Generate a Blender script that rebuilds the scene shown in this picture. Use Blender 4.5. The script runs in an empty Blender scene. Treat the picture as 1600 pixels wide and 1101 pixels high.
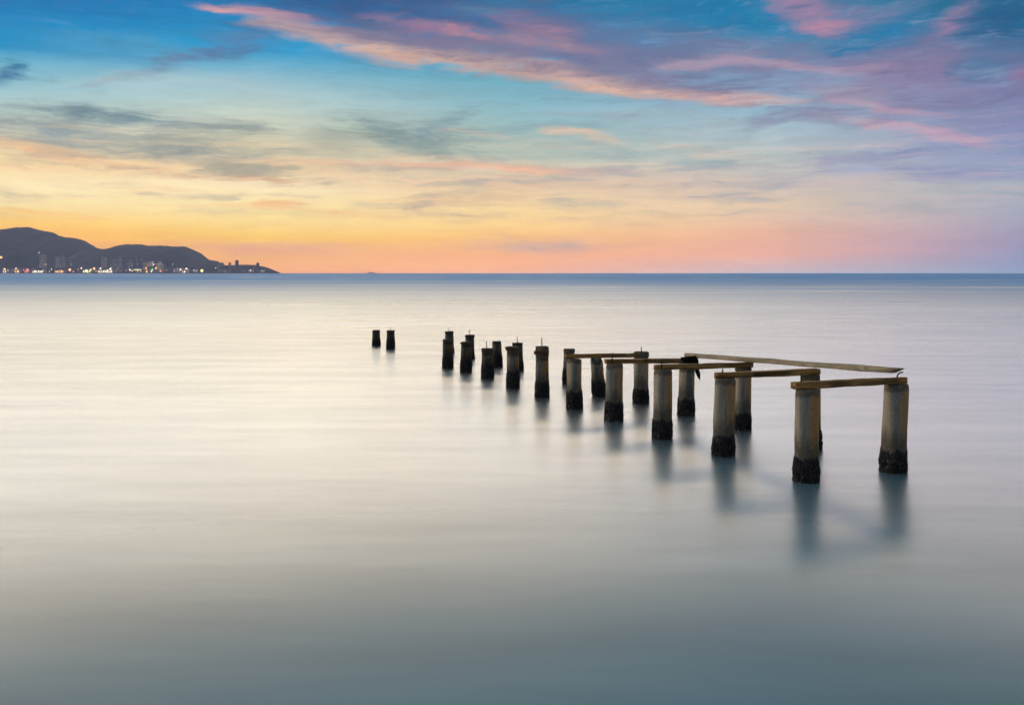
import bpy, bmesh, math, random
from mathutils import Vector, Matrix, noise as mnoise

random.seed(7)
S = bpy.context.scene
COL = S.collection
F, H, CX, HY = 1400.0, 3.0, 800.0, 426.3        # focal length in px of the 1600 px photo, eye height, centre, horizon row


def lin(c):
    c /= 255.0
    return c / 12.92 if c <= 0.04045 else ((c + 0.055) / 1.055) ** 2.4


def rgb(r, g, b):
    return (lin(r), lin(g), lin(b), 1.0)


def P(px, py, Y):
    return Vector(((px - CX) / F * Y, Y, H - (py - HY) / F * Y))


# ------------------------------------------------------------------ scene helpers
def tag(o, label=None, cat=None, group=None, kind=None):
    if label: o['label'] = label
    if cat: o['category'] = cat
    if group: o['group'] = group
    if kind: o['kind'] = kind
    return o


def empty(name, loc, label, cat, group=None):
    o = bpy.data.objects.new(name, None)
    COL.objects.link(o)
    o.location = loc
    o.empty_display_size = 0.2
    return tag(o, label, cat, group)


def obj(name, bm, mat, parent=None, smooth=True, loc=None):
    me = bpy.data.meshes.new(name)
    bmesh.ops.recalc_face_normals(bm, faces=bm.faces)
    bm.to_mesh(me)
    bm.free()
    for p in me.polygons:
        p.use_smooth = smooth
    me.materials.append(mat)
    o = bpy.data.objects.new(name, me)
    COL.objects.link(o)
    if parent: o.parent = parent
    if loc is not None: o.location = loc
    return o


# ------------------------------------------------------------------ node helpers
class N:
    def __init__(self, tree):
        self.t = tree

    def new(self, kind, **kw):
        n = self.t.nodes.new(kind)
        for k, v in kw.items():
            setattr(n, k, v)
        return n

    def put(self, sock, v):
        if isinstance(v, bpy.types.NodeSocket):
            self.t.links.new(v, sock)
        else:
            sock.default_value = v

    def math(self, op, a, b=None, c=None, clamp=False):
        n = self.new('ShaderNodeMath', operation=op, use_clamp=clamp)
        self.put(n.inputs[0], a)
        if b is not None: self.put(n.inputs[1], b)
        if c is not None: self.put(n.inputs[2], c)
        return n.outputs[0]

    def vmath(self, op, a, b=None, out=0):
        n = self.new('ShaderNodeVectorMath', operation=op)
        self.put(n.inputs[0], a)
        if b is not None:
            if op == 'SCALE': self.put(n.inputs['Scale'], b)
            else: self.put(n.inputs[1], b)
        return n.outputs['Value'] if op in ('LENGTH', 'DOT_PRODUCT') else n.outputs[0]

    def mapr(self, v, a, b, c=0.0, d=1.0, mode='LINEAR'):
        n = self.new('ShaderNodeMapRange', interpolation_type=mode)
        self.put(n.inputs[0], v)
        for i, x in enumerate((a, b, c, d)):
            self.put(n.inputs[i + 1], x)
        return n.outputs[0]

    def mix(self, f, a, b, mode='MIX'):
        n = self.new('ShaderNodeMix', data_type='RGBA', blend_type=mode)
        self.put(n.inputs[0], f)
        self.put(n.inputs[6], a)
        self.put(n.inputs[7], b)
        return n.outputs[2]

    def mapping(self, v, loc=(0, 0, 0), rot=(0, 0, 0), sc=(1, 1, 1), kind='POINT'):
        n = self.new('ShaderNodeMapping', vector_type=kind)
        self.put(n.inputs[0], v)
        n.inputs[1].default_value = loc
        n.inputs[2].default_value = rot
        n.inputs[3].default_value = sc
        return n.outputs[0]

    def noise(self, v, scale, detail=4, rough=0.55, dist=0.0, out=0):
        n = self.new('ShaderNodeTexNoise')
        if v is not None: self.put(n.inputs['Vector'], v)
        n.inputs['Scale'].default_value = scale
        n.inputs['Detail'].default_value = detail
        n.inputs['Roughness'].default_value = rough
        n.inputs['Distortion'].default_value = dist
        return n.outputs[out]

    def ramp(self, f, stops, interp='LINEAR'):
        n = self.new('ShaderNodeValToRGB')
        cr = n.color_ramp
        cr.interpolation = interp
        while len(cr.elements) > 1:
            cr.elements.remove(cr.elements[-1])
        for i, (p, c) in enumerate(stops):
            e = cr.elements[0] if i == 0 else cr.elements.new(p)
            e.position = p
            e.color = c
        self.put(n.inputs[0], f)
        return n.outputs[0]


# ------------------------------------------------------------------ sky (world)
W = bpy.data.worlds.new("World")
S.world = W
W.use_nodes = True
wt = W.node_tree
wt.nodes.clear()
n = N(wt)
SUN_AZ, SUN_EL = math.radians(-82), math.radians(8.0)

dirv = n.new('ShaderNodeTexCoord').outputs['Generated']
sep = n.new('ShaderNodeSeparateXYZ')
n.put(sep.inputs[0], dirv)
az = n.math('MULTIPLY', n.math('ARCTAN2', sep.outputs[0], sep.outputs[1]), 180 / math.pi)
el = n.math('MULTIPLY', n.math('ARCSINE', sep.outputs[2]), 180 / math.pi)
cmb = n.new('ShaderNodeCombineXYZ')
n.put(cmb.inputs[0], az)
n.put(cmb.inputs[1], el)
uv = cmb.outputs[0]


def azel(px, py):
    a = math.atan((px - CX) / F)
    return math.degrees(a), math.degrees(math.atan((HY - py) / F * math.cos(a)))


ADDED_GLOW = [(8.8, 5.9, 3.9), (6.2, 5.1, 4.0), (1.1, 1.8, 2.2), (0.8, 1.05, 1.1), (1.0, 1.0, 1.0), (1.0, 1.0, 1.0)]
HAZE_D, HAZE_TOP, HAZE_L = 5.5e-5, 360.0, 11000.0
AIR = (0.34, 0.33, 0.42)


def skycol(c, e):
    """colour the sky must have beyond the haze to be seen as c (sRGB) through it at elevation e (degrees)"""
    path = min(HAZE_L, (HAZE_TOP - H) / max(math.sin(math.radians(max(e, 0.0))), 1e-3))
    T = math.exp(-HAZE_D * path)
    return tuple(max((lin(x) - (1 - T) * a) / T, 0.003) for x, a in zip(c, AIR)) + (1.0,)


# base gradient: one elevation ramp per bearing
# above the picture an unseen bright band is added to light the water cream
UPS = {0: [(18.7, (196, 204, 202)), (21.3, (252, 240, 214)), (25, (205, 214, 216)), (31, (150, 176, 190)), (45, (120, 150, 165)), (88, (120, 135, 150))],
       400: [(18.7, (190, 202, 202)), (21.3, (250, 238, 216)), (25, (198, 210, 214)), (31, (150, 172, 184)), (45, (116, 146, 160)), (88, (120, 135, 150))],
       800: [(18.7, (180, 194, 202)), (21.3, (236, 228, 214)), (25, (180, 196, 202)), (31, (130, 156, 168)), (45, (100, 130, 140)), (88, (115, 132, 145))],
       1200: [(18.7, (160, 172, 184)), (21.3, (206, 204, 200)), (25, (146, 162, 174)), (31, (110, 134, 150)), (45, (90, 115, 125)), (88, (110, 128, 140))],
       1600: [(18.7, (158, 164, 172)), (21.3, (188, 187, 182)), (25, (122, 138, 150)), (31, (104, 124, 138)), (45, (85, 105, 112)), (88, (105, 122, 132))]}
columns = [
    (0, [(0, (0, 118, 180)), (45, (0, 142, 194)), (72, (30, 146, 196)), (95, (110, 176, 200)), (130, (150, 195, 207)),
         (165, (182, 204, 200)), (215, (214, 200, 168)), (255, (248, 216, 166)), (290, (253, 232, 186)),
         (318, (253, 228, 172)), (345, (255, 206, 126)), (375, (255, 189, 118)), (426, (255, 176, 112))]),
    (400, [(0, (0, 120, 176)), (45, (0, 144, 194)), (78, (58, 158, 206)), (105, (120, 178, 202)), (140, (172, 200, 205)),
           (175, (196, 208, 196)), (220, (212, 205, 178)), (262, (236, 205, 166)), (290, (253, 233, 192)),
           (325, (253, 228, 168)), (352, (254, 220, 148)), (372, (254, 206, 122)), (390, (252, 192, 140)), (426, (255, 184, 142))]),
    (800, [(0, (0, 118, 162)), (50, (30, 128, 175)), (90, (80, 160, 195)), (125, (112, 172, 190)), (165, (142, 186, 198)),
           (210, (160, 186, 182)), (250, (200, 198, 180)), (290, (228, 200, 168)), (325, (250, 218, 162)),
           (355, (254, 212, 148)), (375, (255, 198, 134)), (400, (255, 187, 146)), (426, (253, 190, 164))]),
    (1200, [(0, (0, 126, 168)), (50, (40, 132, 176)), (90, (110, 140, 172)), (130, (135, 160, 188)), (170, (150, 184, 202)),
            (210, (174, 194, 202)), (245, (190, 196, 192)), (290, (212, 196, 184)), (330, (226, 198, 174)),
            (365, (238, 186, 162)), (395, (244, 184, 164)), (412, (224, 188, 184)), (426, (204, 192, 198))]),
    (1600, [(0, (0, 104, 136)), (50, (30, 108, 150)), (90, (80, 118, 156)), (130, (116, 126, 164)), (170, (130, 134, 172)),
            (210, (140, 146, 186)), (250, (142, 154, 190)), (290, (168, 178, 190)), (330, (170, 172, 190)),
            (375, (170, 162, 188)), (405, (160, 164, 194)), (426, (160, 176, 204))]),
]
EMAX = 90.0
tpos = n.math('POWER', n.math('DIVIDE', el, EMAX, clamp=True), 0.5)
prev = None
for i, (px, stops) in enumerate(columns):
    st = []
    for py, c in stops:
        e = max(azel(px, py)[1], 0.0)
        st.append(((e / EMAX) ** 0.5, skycol(c, e)))
    top = azel(px, 0)[1]
    st.append((((top + (1.9 if px in (0, 1600) else 1.0)) / EMAX) ** 0.5, skycol(stops[0][1], top)))
    for (e, c), gain in zip(UPS[px], ADDED_GLOW):
        st.append(((e / EMAX) ** 0.5, tuple(lin(x) * (g if g <= 2.2 else g * {0: 1.15, 400: 1.38, 800: 1.5}.get(px, 1.1)) for x, g in zip(c, gain)) + (1.0,)))
    st.sort(key=lambda s: s[0])
    c = n.ramp(tpos, st)
    if prev is None:
        base = c
    else:
        base = n.mix(n.mapr(az, azel(prev, 0)[0], azel(px, 0)[0]), base, c)
    prev = px
# the quarter behind the viewer: dim mauve twilight arch under slate blue
back = n.ramp(tpos, [(0.0, rgb(112, 116, 128)), (0.35, rgb(136, 130, 134)), (0.5, rgb(118, 126, 138)), (1.0, rgb(140, 150, 160))])
aaz = n.math('ABSOLUTE', az)
base = n.mix(n.mapr(aaz, 50, 140, 0, 1, 'SMOOTHSTEP'), base, back)

# warped coordinates and streak noise for the clouds
w1 = n.vmath('SUBTRACT', n.noise(n.mapping(dirv, sc=(7, 7, 26)), 1.0, 3, 0.5, 0.0, 1), (0.5, 0.5, 0.5))
w2 = n.vmath('SUBTRACT', n.noise(n.mapping(dirv, sc=(26, 26, 110)), 1.0, 4, 0.55, 0.0, 1), (0.5, 0.5, 0.5))
uvw = n.vmath('ADD', uv, n.vmath('MULTIPLY', w1, (5.0, 1.3, 0)))
uvw = n.vmath('ADD', uvw, n.vmath('MULTIPLY', w2, (2.2, 0.42, 0)))
w3 = n.vmath('SUBTRACT', n.noise(n.mapping(dirv, sc=(100, 100, 330)), 1.0, 3, 0.6, 0.0, 1), (0.5, 0.5, 0.5))
uvw = n.vmath('ADD', uvw, n.vmath('MULTIPLY', w3, (0.8, 0.2, 0)))
st_a = n.noise(n.mapping(uvw, rot=(0, 0, math.radians(8)), sc=(0.16, 1.3, 1)), 1.0, 6, 0.6)
st_b = n.noise(n.mapping(uvw, loc=(31, 7, 3), rot=(0, 0, math.radians(2)), sc=(0.10, 2.3, 1)), 1.0, 5, 0.6)
st_c = n.noise(n.mapping(uvw, loc=(11, 17, 9), rot=(0, 0, math.radians(-14)), sc=(0.35, 1.1, 1)), 1.0, 6, 0.62)
fib = n.math('MULTIPLY_ADD', n.noise(n.mapping(uvw, loc=(5, 41, 2), rot=(0, 0, math.radians(7)), sc=(0.45, 5.5, 1)), 1.0, 4, 0.65), 0.9, -0.45)
da = n.math('ADD', n.math('MULTIPLY_ADD', st_a, 2.0, -1.0), fib)
db = n.math('ADD', n.math('MULTIPLY_ADD', st_b, 2.0, -1.0), fib)
dc = n.math('ADD', n.math('MULTIPLY_ADD', st_c, 2.0, -1.0), fib)

brk = n.noise(n.mapping(uvw, loc=(51, 3, 8), rot=(0, 0, math.radians(10)), sc=(0.55, 1.9, 1)), 1.0, 8, 0.68, 0.4)
brk = n.mapr(brk, 0.36, 0.58, 0.55, 1.0, 'SMOOTHSTEP')
sky = base
count = 0


def stroke(cx, cy, L, Wd, ang, col, op, soft=0.85, nz=0.95, src='a'):
    """one cloud band: an elongated soft patch with a frayed edge"""
    global sky, uvw, count
    a, e = azel(cx, cy)
    k = math.cos(math.radians(a))
    dpp = math.degrees(1 / F)
    # the tiny term only makes each batch of bands wait for the one before, so the shader stays within its stack
    count += 1
    if count % 22 == 0:
        uvw = n.vmath('ADD', uvw, n.vmath('SCALE', (1, 1, 1), n.math('MULTIPLY', n.vmath('LENGTH', sky), 1e-7)))
    m = n.mapping(uvw, loc=(a, e, 0), rot=(0, 0, math.radians(-ang)), sc=(L * dpp * k * k * 1.5, Wd * dpp * k * 2.0, 1), kind='TEXTURE')
    r = n.vmath('LENGTH', m)
    soft = soft * 1.25
    r = n.math('MULTIPLY_ADD', {'a': da, 'b': db, 'c': dc}[src], nz, r)
    f = n.mapr(r, 1.0 + soft * 0.2, 1.0 - soft * 0.85, 0.0, min(op * 1.15, 1.0), 'SMOOTHSTEP')
    sky = n.mix(n.math('MULTIPLY', f, brk), sky, skycol(col, e))


def poly(pts, Wd, cols, op, **kw):
    for i in range(len(pts) - 1):
        (x0, y0), (x1, y1) = pts[i], pts[i + 1]
        L = math.hypot(x1 - x0, y1 - y0)
        c = cols[min(i, len(cols) - 1)]
        w = Wd[min(i, len(Wd) - 1)] if isinstance(Wd, (list, tuple)) else Wd
        stroke((x0 + x1) / 2, (y0 + y1) / 2, L * 0.68, w, math.degrees(math.atan2(y1 - y0, x1 - x0)), c, op, **kw)


# --- top centre: deep blue and slate mass with pink patches and the long peach streak
stroke(590, 12, 130, 22, 4, (0, 86, 138), 0.9)
stroke(620, 48, 190, 24, 6, (66, 98, 142), 0.8)
stroke(800, 55, 190, 32, 8, (92, 106, 148), 0.75, src='c')
stroke(840, 12, 70, 16, 5, (70, 112, 152), 0.55, src='c')
stroke(960, 95, 120, 26, 18, (112, 114, 150), 0.8)
stroke(1090, 128, 120, 16, 14, (126, 128, 160), 0.75)
poly([(420, 42), (520, 66), (640, 84), (760, 96), (870, 110), (960, 132), (1070, 150), (1200, 162)], [9.5, 11, 10, 11, 11, 9, 7],
     [(196, 164, 160), (222, 180, 160), (224, 178, 154), (208, 170, 158), (214, 174, 160), (228, 184, 162), (220, 178, 168)], 0.92, soft=0.7, nz=0.7)
stroke(480, 50, 70, 9, 14, (186, 160, 165), 0.75)
poly([(332, 15), (400, 21), (470, 29)], 5, [(226, 168, 168), (196, 150, 166)], 0.85, nz=0.7)
poly([(520, 52), (640, 66), (760, 76), (880, 84)], 7, [(130, 120, 152), (140, 124, 152), (150, 132, 156)], 0.6)
stroke(590, 28, 34, 4, 5, (150, 120, 152), 0.6)
stroke(645, 47, 48, 7, 6, (168, 122, 146), 0.7, src='c')
stroke(712, 54, 36, 6, 10, (192, 132, 146), 0.75, src='c')
stroke(850, 42, 60, 11, 8, (162, 128, 154), 0.7, src='c')
stroke(885, 52, 40, 6, 6, (206, 142, 148), 0.75, src='c')
stroke(905, 79, 26, 4, 8, (226, 172, 158), 0.75)
stroke(760, 22, 40, 5, 2, (96, 134, 166), 0.6)
stroke(720, 74, 230, 15, 6, (122, 122, 152), 0.7)
stroke(930, 66, 110, 24, 14, (104, 112, 150), 0.7, src='c')
stroke(1010, 118, 130, 14, 15, (134, 130, 158), 0.7)
stroke(830, 66, 120, 7, 6, (178, 142, 158), 0.6, src='c')
# --- clear blue window and soft mauve veil right of centre
stroke(1025, 52, 90, 24, 10, (92, 128, 166), 0.6, src='c')
stroke(1110, 72, 100, 20, 12, (112, 126, 160), 0.6, src='c')
stroke(1180, 80, 150, 14, 4, (120, 124, 158), 0.55)
poly([(1050, 97), (1150, 92), (1220, 96), (1280, 106), (1360, 109), (1440, 106)], 5,
     [(196, 166, 180), (214, 172, 180), (218, 168, 172), (212, 166, 176), (186, 146, 170)], 0.85, nz=0.75)
stroke(1250, 12, 48, 13, 28, (184, 134, 160), 0.8, src='c')
stroke(1300, 41, 44, 8, 8, (196, 140, 162), 0.8, src='c')
stroke(1300, 16, 90, 13, 12, (140, 128, 162), 0.6, src='c')
stroke(1385, 26, 60, 9, -14, (122, 130, 166), 0.6, src='c')
stroke(1370, 58, 70, 16, -8, (0, 124, 172), 0.6)
stroke(1400, 84, 110, 12, 2, (110, 120, 158), 0.6)
stroke(1470, 72, 34, 26, -40, (120, 120, 156), 0.6, src='c')
stroke(1497, 32, 32, 11, -18, (166, 132, 164), 0.7, src='c')
stroke(1440, 112, 90, 16, 4, (158, 130, 164), 0.65)
stroke(1575, 26, 50, 26, 0, (0, 94, 136), 0.75)
stroke(1550, 96, 46, 24, -10, (66, 116, 156), 0.6)
stroke(1600, 112, 18, 30, -60, (156, 112, 152), 0.6, src='c')
stroke(1500, 140, 110, 18, 6, (136, 124, 164), 0.6)
stroke(1430, 163, 120, 14, 4, (116, 126, 166), 0.6)
stroke(1325, 146, 60, 14, 16, (178, 164, 178), 0.7, src='c')
poly([(1330, 156), (1380, 172), (1460, 182)], 5, [(206, 170, 178), (194, 160, 178)], 0.8)
poly([(1290, 182), (1380, 197), (1450, 206), (1540, 223)], 4.5, [(196, 168, 180), (206, 168, 182), (212, 164, 182)], 0.85, nz=0.75)
poly([(1175, 194), (1250, 177), (1330, 195)], 9, [(136, 140, 168), (138, 142, 170)], 0.7)
stroke(1230, 118, 100, 12, 4, (134, 142, 176), 0.6)
stroke(1500, 195, 100, 10, 6, (140, 140, 180), 0.5)
stroke(1330, 246, 80, 6, -3, (152, 152, 182), 0.6)
stroke(1430, 234, 120, 8, -4, (136, 146, 186), 0.6)
stroke(1425, 264, 130, 7, 2, (142, 146, 186), 0.6, src='b')
stroke(1545, 276, 130, 5, 0, (146, 146, 186), 0.6, src='b')
stroke(1335, 262, 46, 8, 3, (176, 184, 202), 0.55)
stroke(1540, 248, 70, 11, 0, (156, 166, 198), 0.5)
stroke(1450, 92, 130, 24, 6, (128, 120, 156), 0.55, src='c')
stroke(1250, 96, 190, 10, 4, (130, 130, 164), 0.5)
stroke(1380, 150, 120, 20, 8, (150, 138, 170), 0.5, src='c')
stroke(1375, 56, 70, 12, -8, (0, 126, 172), 0.9)
stroke(1080, 18, 110, 14, 4, (0, 122, 170), 0.75)
stroke(1580, 24, 60, 20, 0, (0, 98, 140), 0.75)
stroke(1550, 100, 50, 13, -6, (64, 118, 158), 0.6)
# --- middle band: grey-teal patches and thin peach threads
stroke(1130, 254, 80, 6, 4, (142, 166, 178), 0.7)
stroke(1085, 228, 60, 5, 9, (206, 192, 178), 0.6)
stroke(1140, 240, 60, 4, 8, (204, 194, 184), 0.5)
poly([(850, 208), (900, 214), (960, 221)], 4, [(226, 194, 170), (232, 196, 168)], 0.7)
stroke(735, 208, 40, 3, 8, (214, 188, 170), 0.6)
stroke(850, 200, 110, 6, -5, (140, 168, 178), 0.5)
stroke(980, 238, 140, 9, 3, (160, 182, 184), 0.5, src='b')
stroke(1000, 182, 130, 9, 4, (168, 178, 186), 0.45)
stroke(650, 214, 82, 17, 12, (122, 144, 150), 0.8, src='c')
stroke(690, 196, 64, 6, -24, (134, 160, 168), 0.6)
stroke(545, 212, 76, 9, -4, (154, 164, 154), 0.6)
stroke(640, 236, 56, 9, 14, (126, 144, 148), 0.55)
stroke(380, 200, 36, 8, -6, (142, 156, 150), 0.75)
stroke(590, 178, 60, 4, 2, (172, 190, 190), 0.5)
stroke(800, 236, 160, 8, 0, (164, 182, 174), 0.45, src='b')
# --- left: grey bank with peach underside
stroke(60, 196, 150, 15, -1, (140, 156, 162), 0.75)
stroke(215, 184, 150, 9, 1, (124, 148, 158), 0.8)
stroke(190, 178, 70, 5, -4, (112, 134, 146), 0.6)
stroke(100, 212, 150, 13, 3, (152, 164, 168), 0.7)
stroke(265, 226, 120, 14, 7, (176, 178, 166), 0.7)
stroke(310, 244, 90, 11, 12, (142, 152, 152), 0.7, src='c')
stroke(390, 266, 90, 6, 7, (170, 164, 146), 0.65)
stroke(500, 236, 120, 9, 3, (190, 186, 164), 0.5, src='b')
stroke(40, 236, 90, 5, 8, (238, 192, 152), 0.75)
stroke(170, 253, 130, 4, 8, (242, 198, 156), 0.75)
stroke(400, 278, 60, 3, 3, (214, 172, 142), 0.75)
poly([(160, 142), (250, 104), (325, 82), (420, 62)], [5, 9, 11], [(132, 156, 178), (104, 134, 168), (94, 126, 166)], 0.75, nz=0.8)
stroke(4, 112, 26, 14, 38, (48, 110, 152), 0.75)
stroke(240, 132, 110, 12, -8, (184, 206, 208), 0.5)
stroke(110, 42, 90, 8, 24, (44, 140, 186), 0.4, src='c')
stroke(190, 66, 90, 10, -4, (100, 160, 192), 0.4)
# --- low bands over the glow
poly([(420, 258), (560, 260), (720, 262), (900, 264)], 4, [(226, 192, 160), (236, 188, 160), (242, 188, 160)], 0.65, src='b')
stroke(870, 267, 130, 3, 0, (244, 192, 162), 0.6, src='b')
stroke(900, 284, 190, 7, 0, (216, 188, 170), 0.55, src='b')
stroke(1050, 268, 130, 6, 2, (198, 184, 180), 0.55, src='b')
stroke(700, 318, 90, 11, -3, (214, 182, 156), 0.65, src='b')
stroke(640, 292, 150, 5, 0, (238, 206, 166), 0.5, src='b')
stroke(410, 322, 62, 4, -1, (246, 196, 146), 0.75, src='b')
stroke(560, 334, 50, 3, 0, (252, 204, 152), 0.6, src='b')
stroke(420, 385, 120, 7, 2, (230, 176, 152), 0.7, src='b', nz=0.7)
stroke(840, 382, 90, 7, 0, (206, 178, 172), 0.8, src='b', nz=0.7)
stroke(1110, 309, 70, 3, -4, (206, 182, 172), 0.65, src='b')
stroke(1280, 341, 46, 3, 0, (206, 182, 176), 0.6, src='b')
stroke(1200, 288, 130, 4, 2, (204, 184, 178), 0.5, src='b')
stroke(60, 332, 90, 4, 2, (250, 200, 130), 0.55, src='b')
stroke(1090, 325, 130, 6, 0, (236, 208, 174), 0.5, src='b')

# thin threads of lit and unlit cloud all through the middle band, and mauve flecks high on the right
band = n.math('MULTIPLY', n.mapr(el, 2.2, 5.0, 0, 1, 'SMOOTHSTEP'), n.mapr(el, 10.0, 6.5, 0, 1, 'SMOOTHSTEP'))
lit = n.math('MULTIPLY', band, n.math('MULTIPLY', brk, n.mapr(st_b, 0.48, 0.72, 0, 0.5, 'SMOOTHSTEP')))
sky = n.mix(lit, sky, n.mix(n.mapr(az, -12, 22), skycol((250, 204, 158), 6), skycol((216, 182, 182), 6)))
dim = n.math('MULTIPLY', band, n.math('MULTIPLY', brk, n.mapr(st_a, 0.52, 0.34, 0, 0.5, 'SMOOTHSTEP')))
sky = n.mix(dim, sky, n.mix(n.mapr(az, -20, 15), skycol((176, 172, 160), 6), skycol((160, 172, 188), 6)))
high = n.math('MULTIPLY', n.math('MULTIPLY', n.mapr(el, 8.0, 10.5, 0, 1, 'SMOOTHSTEP'), n.mapr(el, 21, 16.5)), n.mapr(az, -2, 14, 0.25, 1))
sky = n.mix(n.math('MULTIPLY', high, n.mapr(dc, 0.0, 0.5, 0, 0.45, 'SMOOTHSTEP')), sky, skycol((150, 156, 182), 13))
sky = n.mix(n.math('MULTIPLY', high, n.mapr(dc, -0.1, -0.55, 0, 0.5, 'SMOOTHSTEP')), sky, skycol((92, 118, 156), 13))

# general fine streaking of the whole front sky, multiplicative and mild
tex = n.mapr(st_a, 0.3, 0.7, 0.93, 1.06)
tex2 = n.mapr(st_b, 0.3, 0.7, 0.96, 1.035)
tt = n.math('MULTIPLY', n.math('MULTIPLY', tex, tex2), n.mapr(fib, -0.2, 0.2, 0.965, 1.03))
tt = n.math('MULTIPLY', tt, n.mapr(dc, -0.5, 0.5, 0.96, 1.04))
cmbt = n.new('ShaderNodeCombineXYZ')
for k in range(3): n.put(cmbt.inputs[k], tt)
sky = n.mix(1.0, sky, cmbt.outputs[0], 'MULTIPLY')

nish = n.new('ShaderNodeTexSky', sky_type='NISHITA', sun_disc=False, sun_elevation=SUN_EL, sun_rotation=SUN_AZ)
bg1 = n.new('ShaderNodeBackground')
n.put(bg1.inputs[0], sky)
bg1.inputs[1].default_value = 1.0
bg2 = n.new('ShaderNodeBackground')
n.put(bg2.inputs[0], nish.outputs[0])
bg2.inputs[1].default_value = 0.004
add = n.new('ShaderNodeAddShader')
wt.links.new(bg1.outputs[0], add.inputs[0])
wt.links.new(bg2.outputs[0], add.inputs[1])
wo = n.new('ShaderNodeOutputWorld')
wt.links.new(add.outputs[0], wo.inputs[0])
W.cycles.sampling_method = 'NONE'      # the sky is soft all over: plain path hits are enough

sl = bpy.data.lights.new('sun', 'SUN')
sl.energy = 0.9
sl.angle = math.radians(30)
sl.color = (1.0, 0.80, 0.58)
so = bpy.data.objects.new('sun', sl)
COL.objects.link(so)
sd = Vector((math.sin(SUN_AZ) * math.cos(SUN_EL), math.cos(SUN_AZ) * math.cos(SUN_EL), math.sin(SUN_EL)))
so.rotation_euler = (-sd).to_track_quat('-Z', 'Y').to_euler()
so.location = (-30, 40, 30)


# ------------------------------------------------------------------ materials
def newmat(name):
    m = bpy.data.materials.new(name)
    m.use_nodes = True
    m.node_tree.nodes.clear()
    return m, N(m.node_tree)


def finish(nn, shader, disp=None):
    o = nn.new('ShaderNodeOutputMaterial')
    nn.t.links.new(shader, o.inputs[0])


def principled(nn, col, rough=0.8, normal=None, spec=0.3, emit=None, estr=0.0):
    b = nn.new('ShaderNodeBsdfPrincipled')
    nn.put(b.inputs['Base Color'], col)
    nn.put(b.inputs['Roughness'], rough)
    b.inputs['Specular IOR Level'].default_value = spec
    if normal is not None: nn.t.links.new(normal, b.inputs['Normal'])
    if emit is not None:
        nn.put(b.inputs['Emission Color'], emit)
        nn.put(b.inputs['Emission Strength'], estr)
    return b.outputs[0]


def bump(nn, h, strength, dist):
    b = nn.new('ShaderNodeBump')
    b.inputs['Strength'].default_value = strength
    b.inputs['Distance'].default_value = dist
    nn.t.links.new(h, b.inputs['Height'])
    return b.outputs[0]


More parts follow.
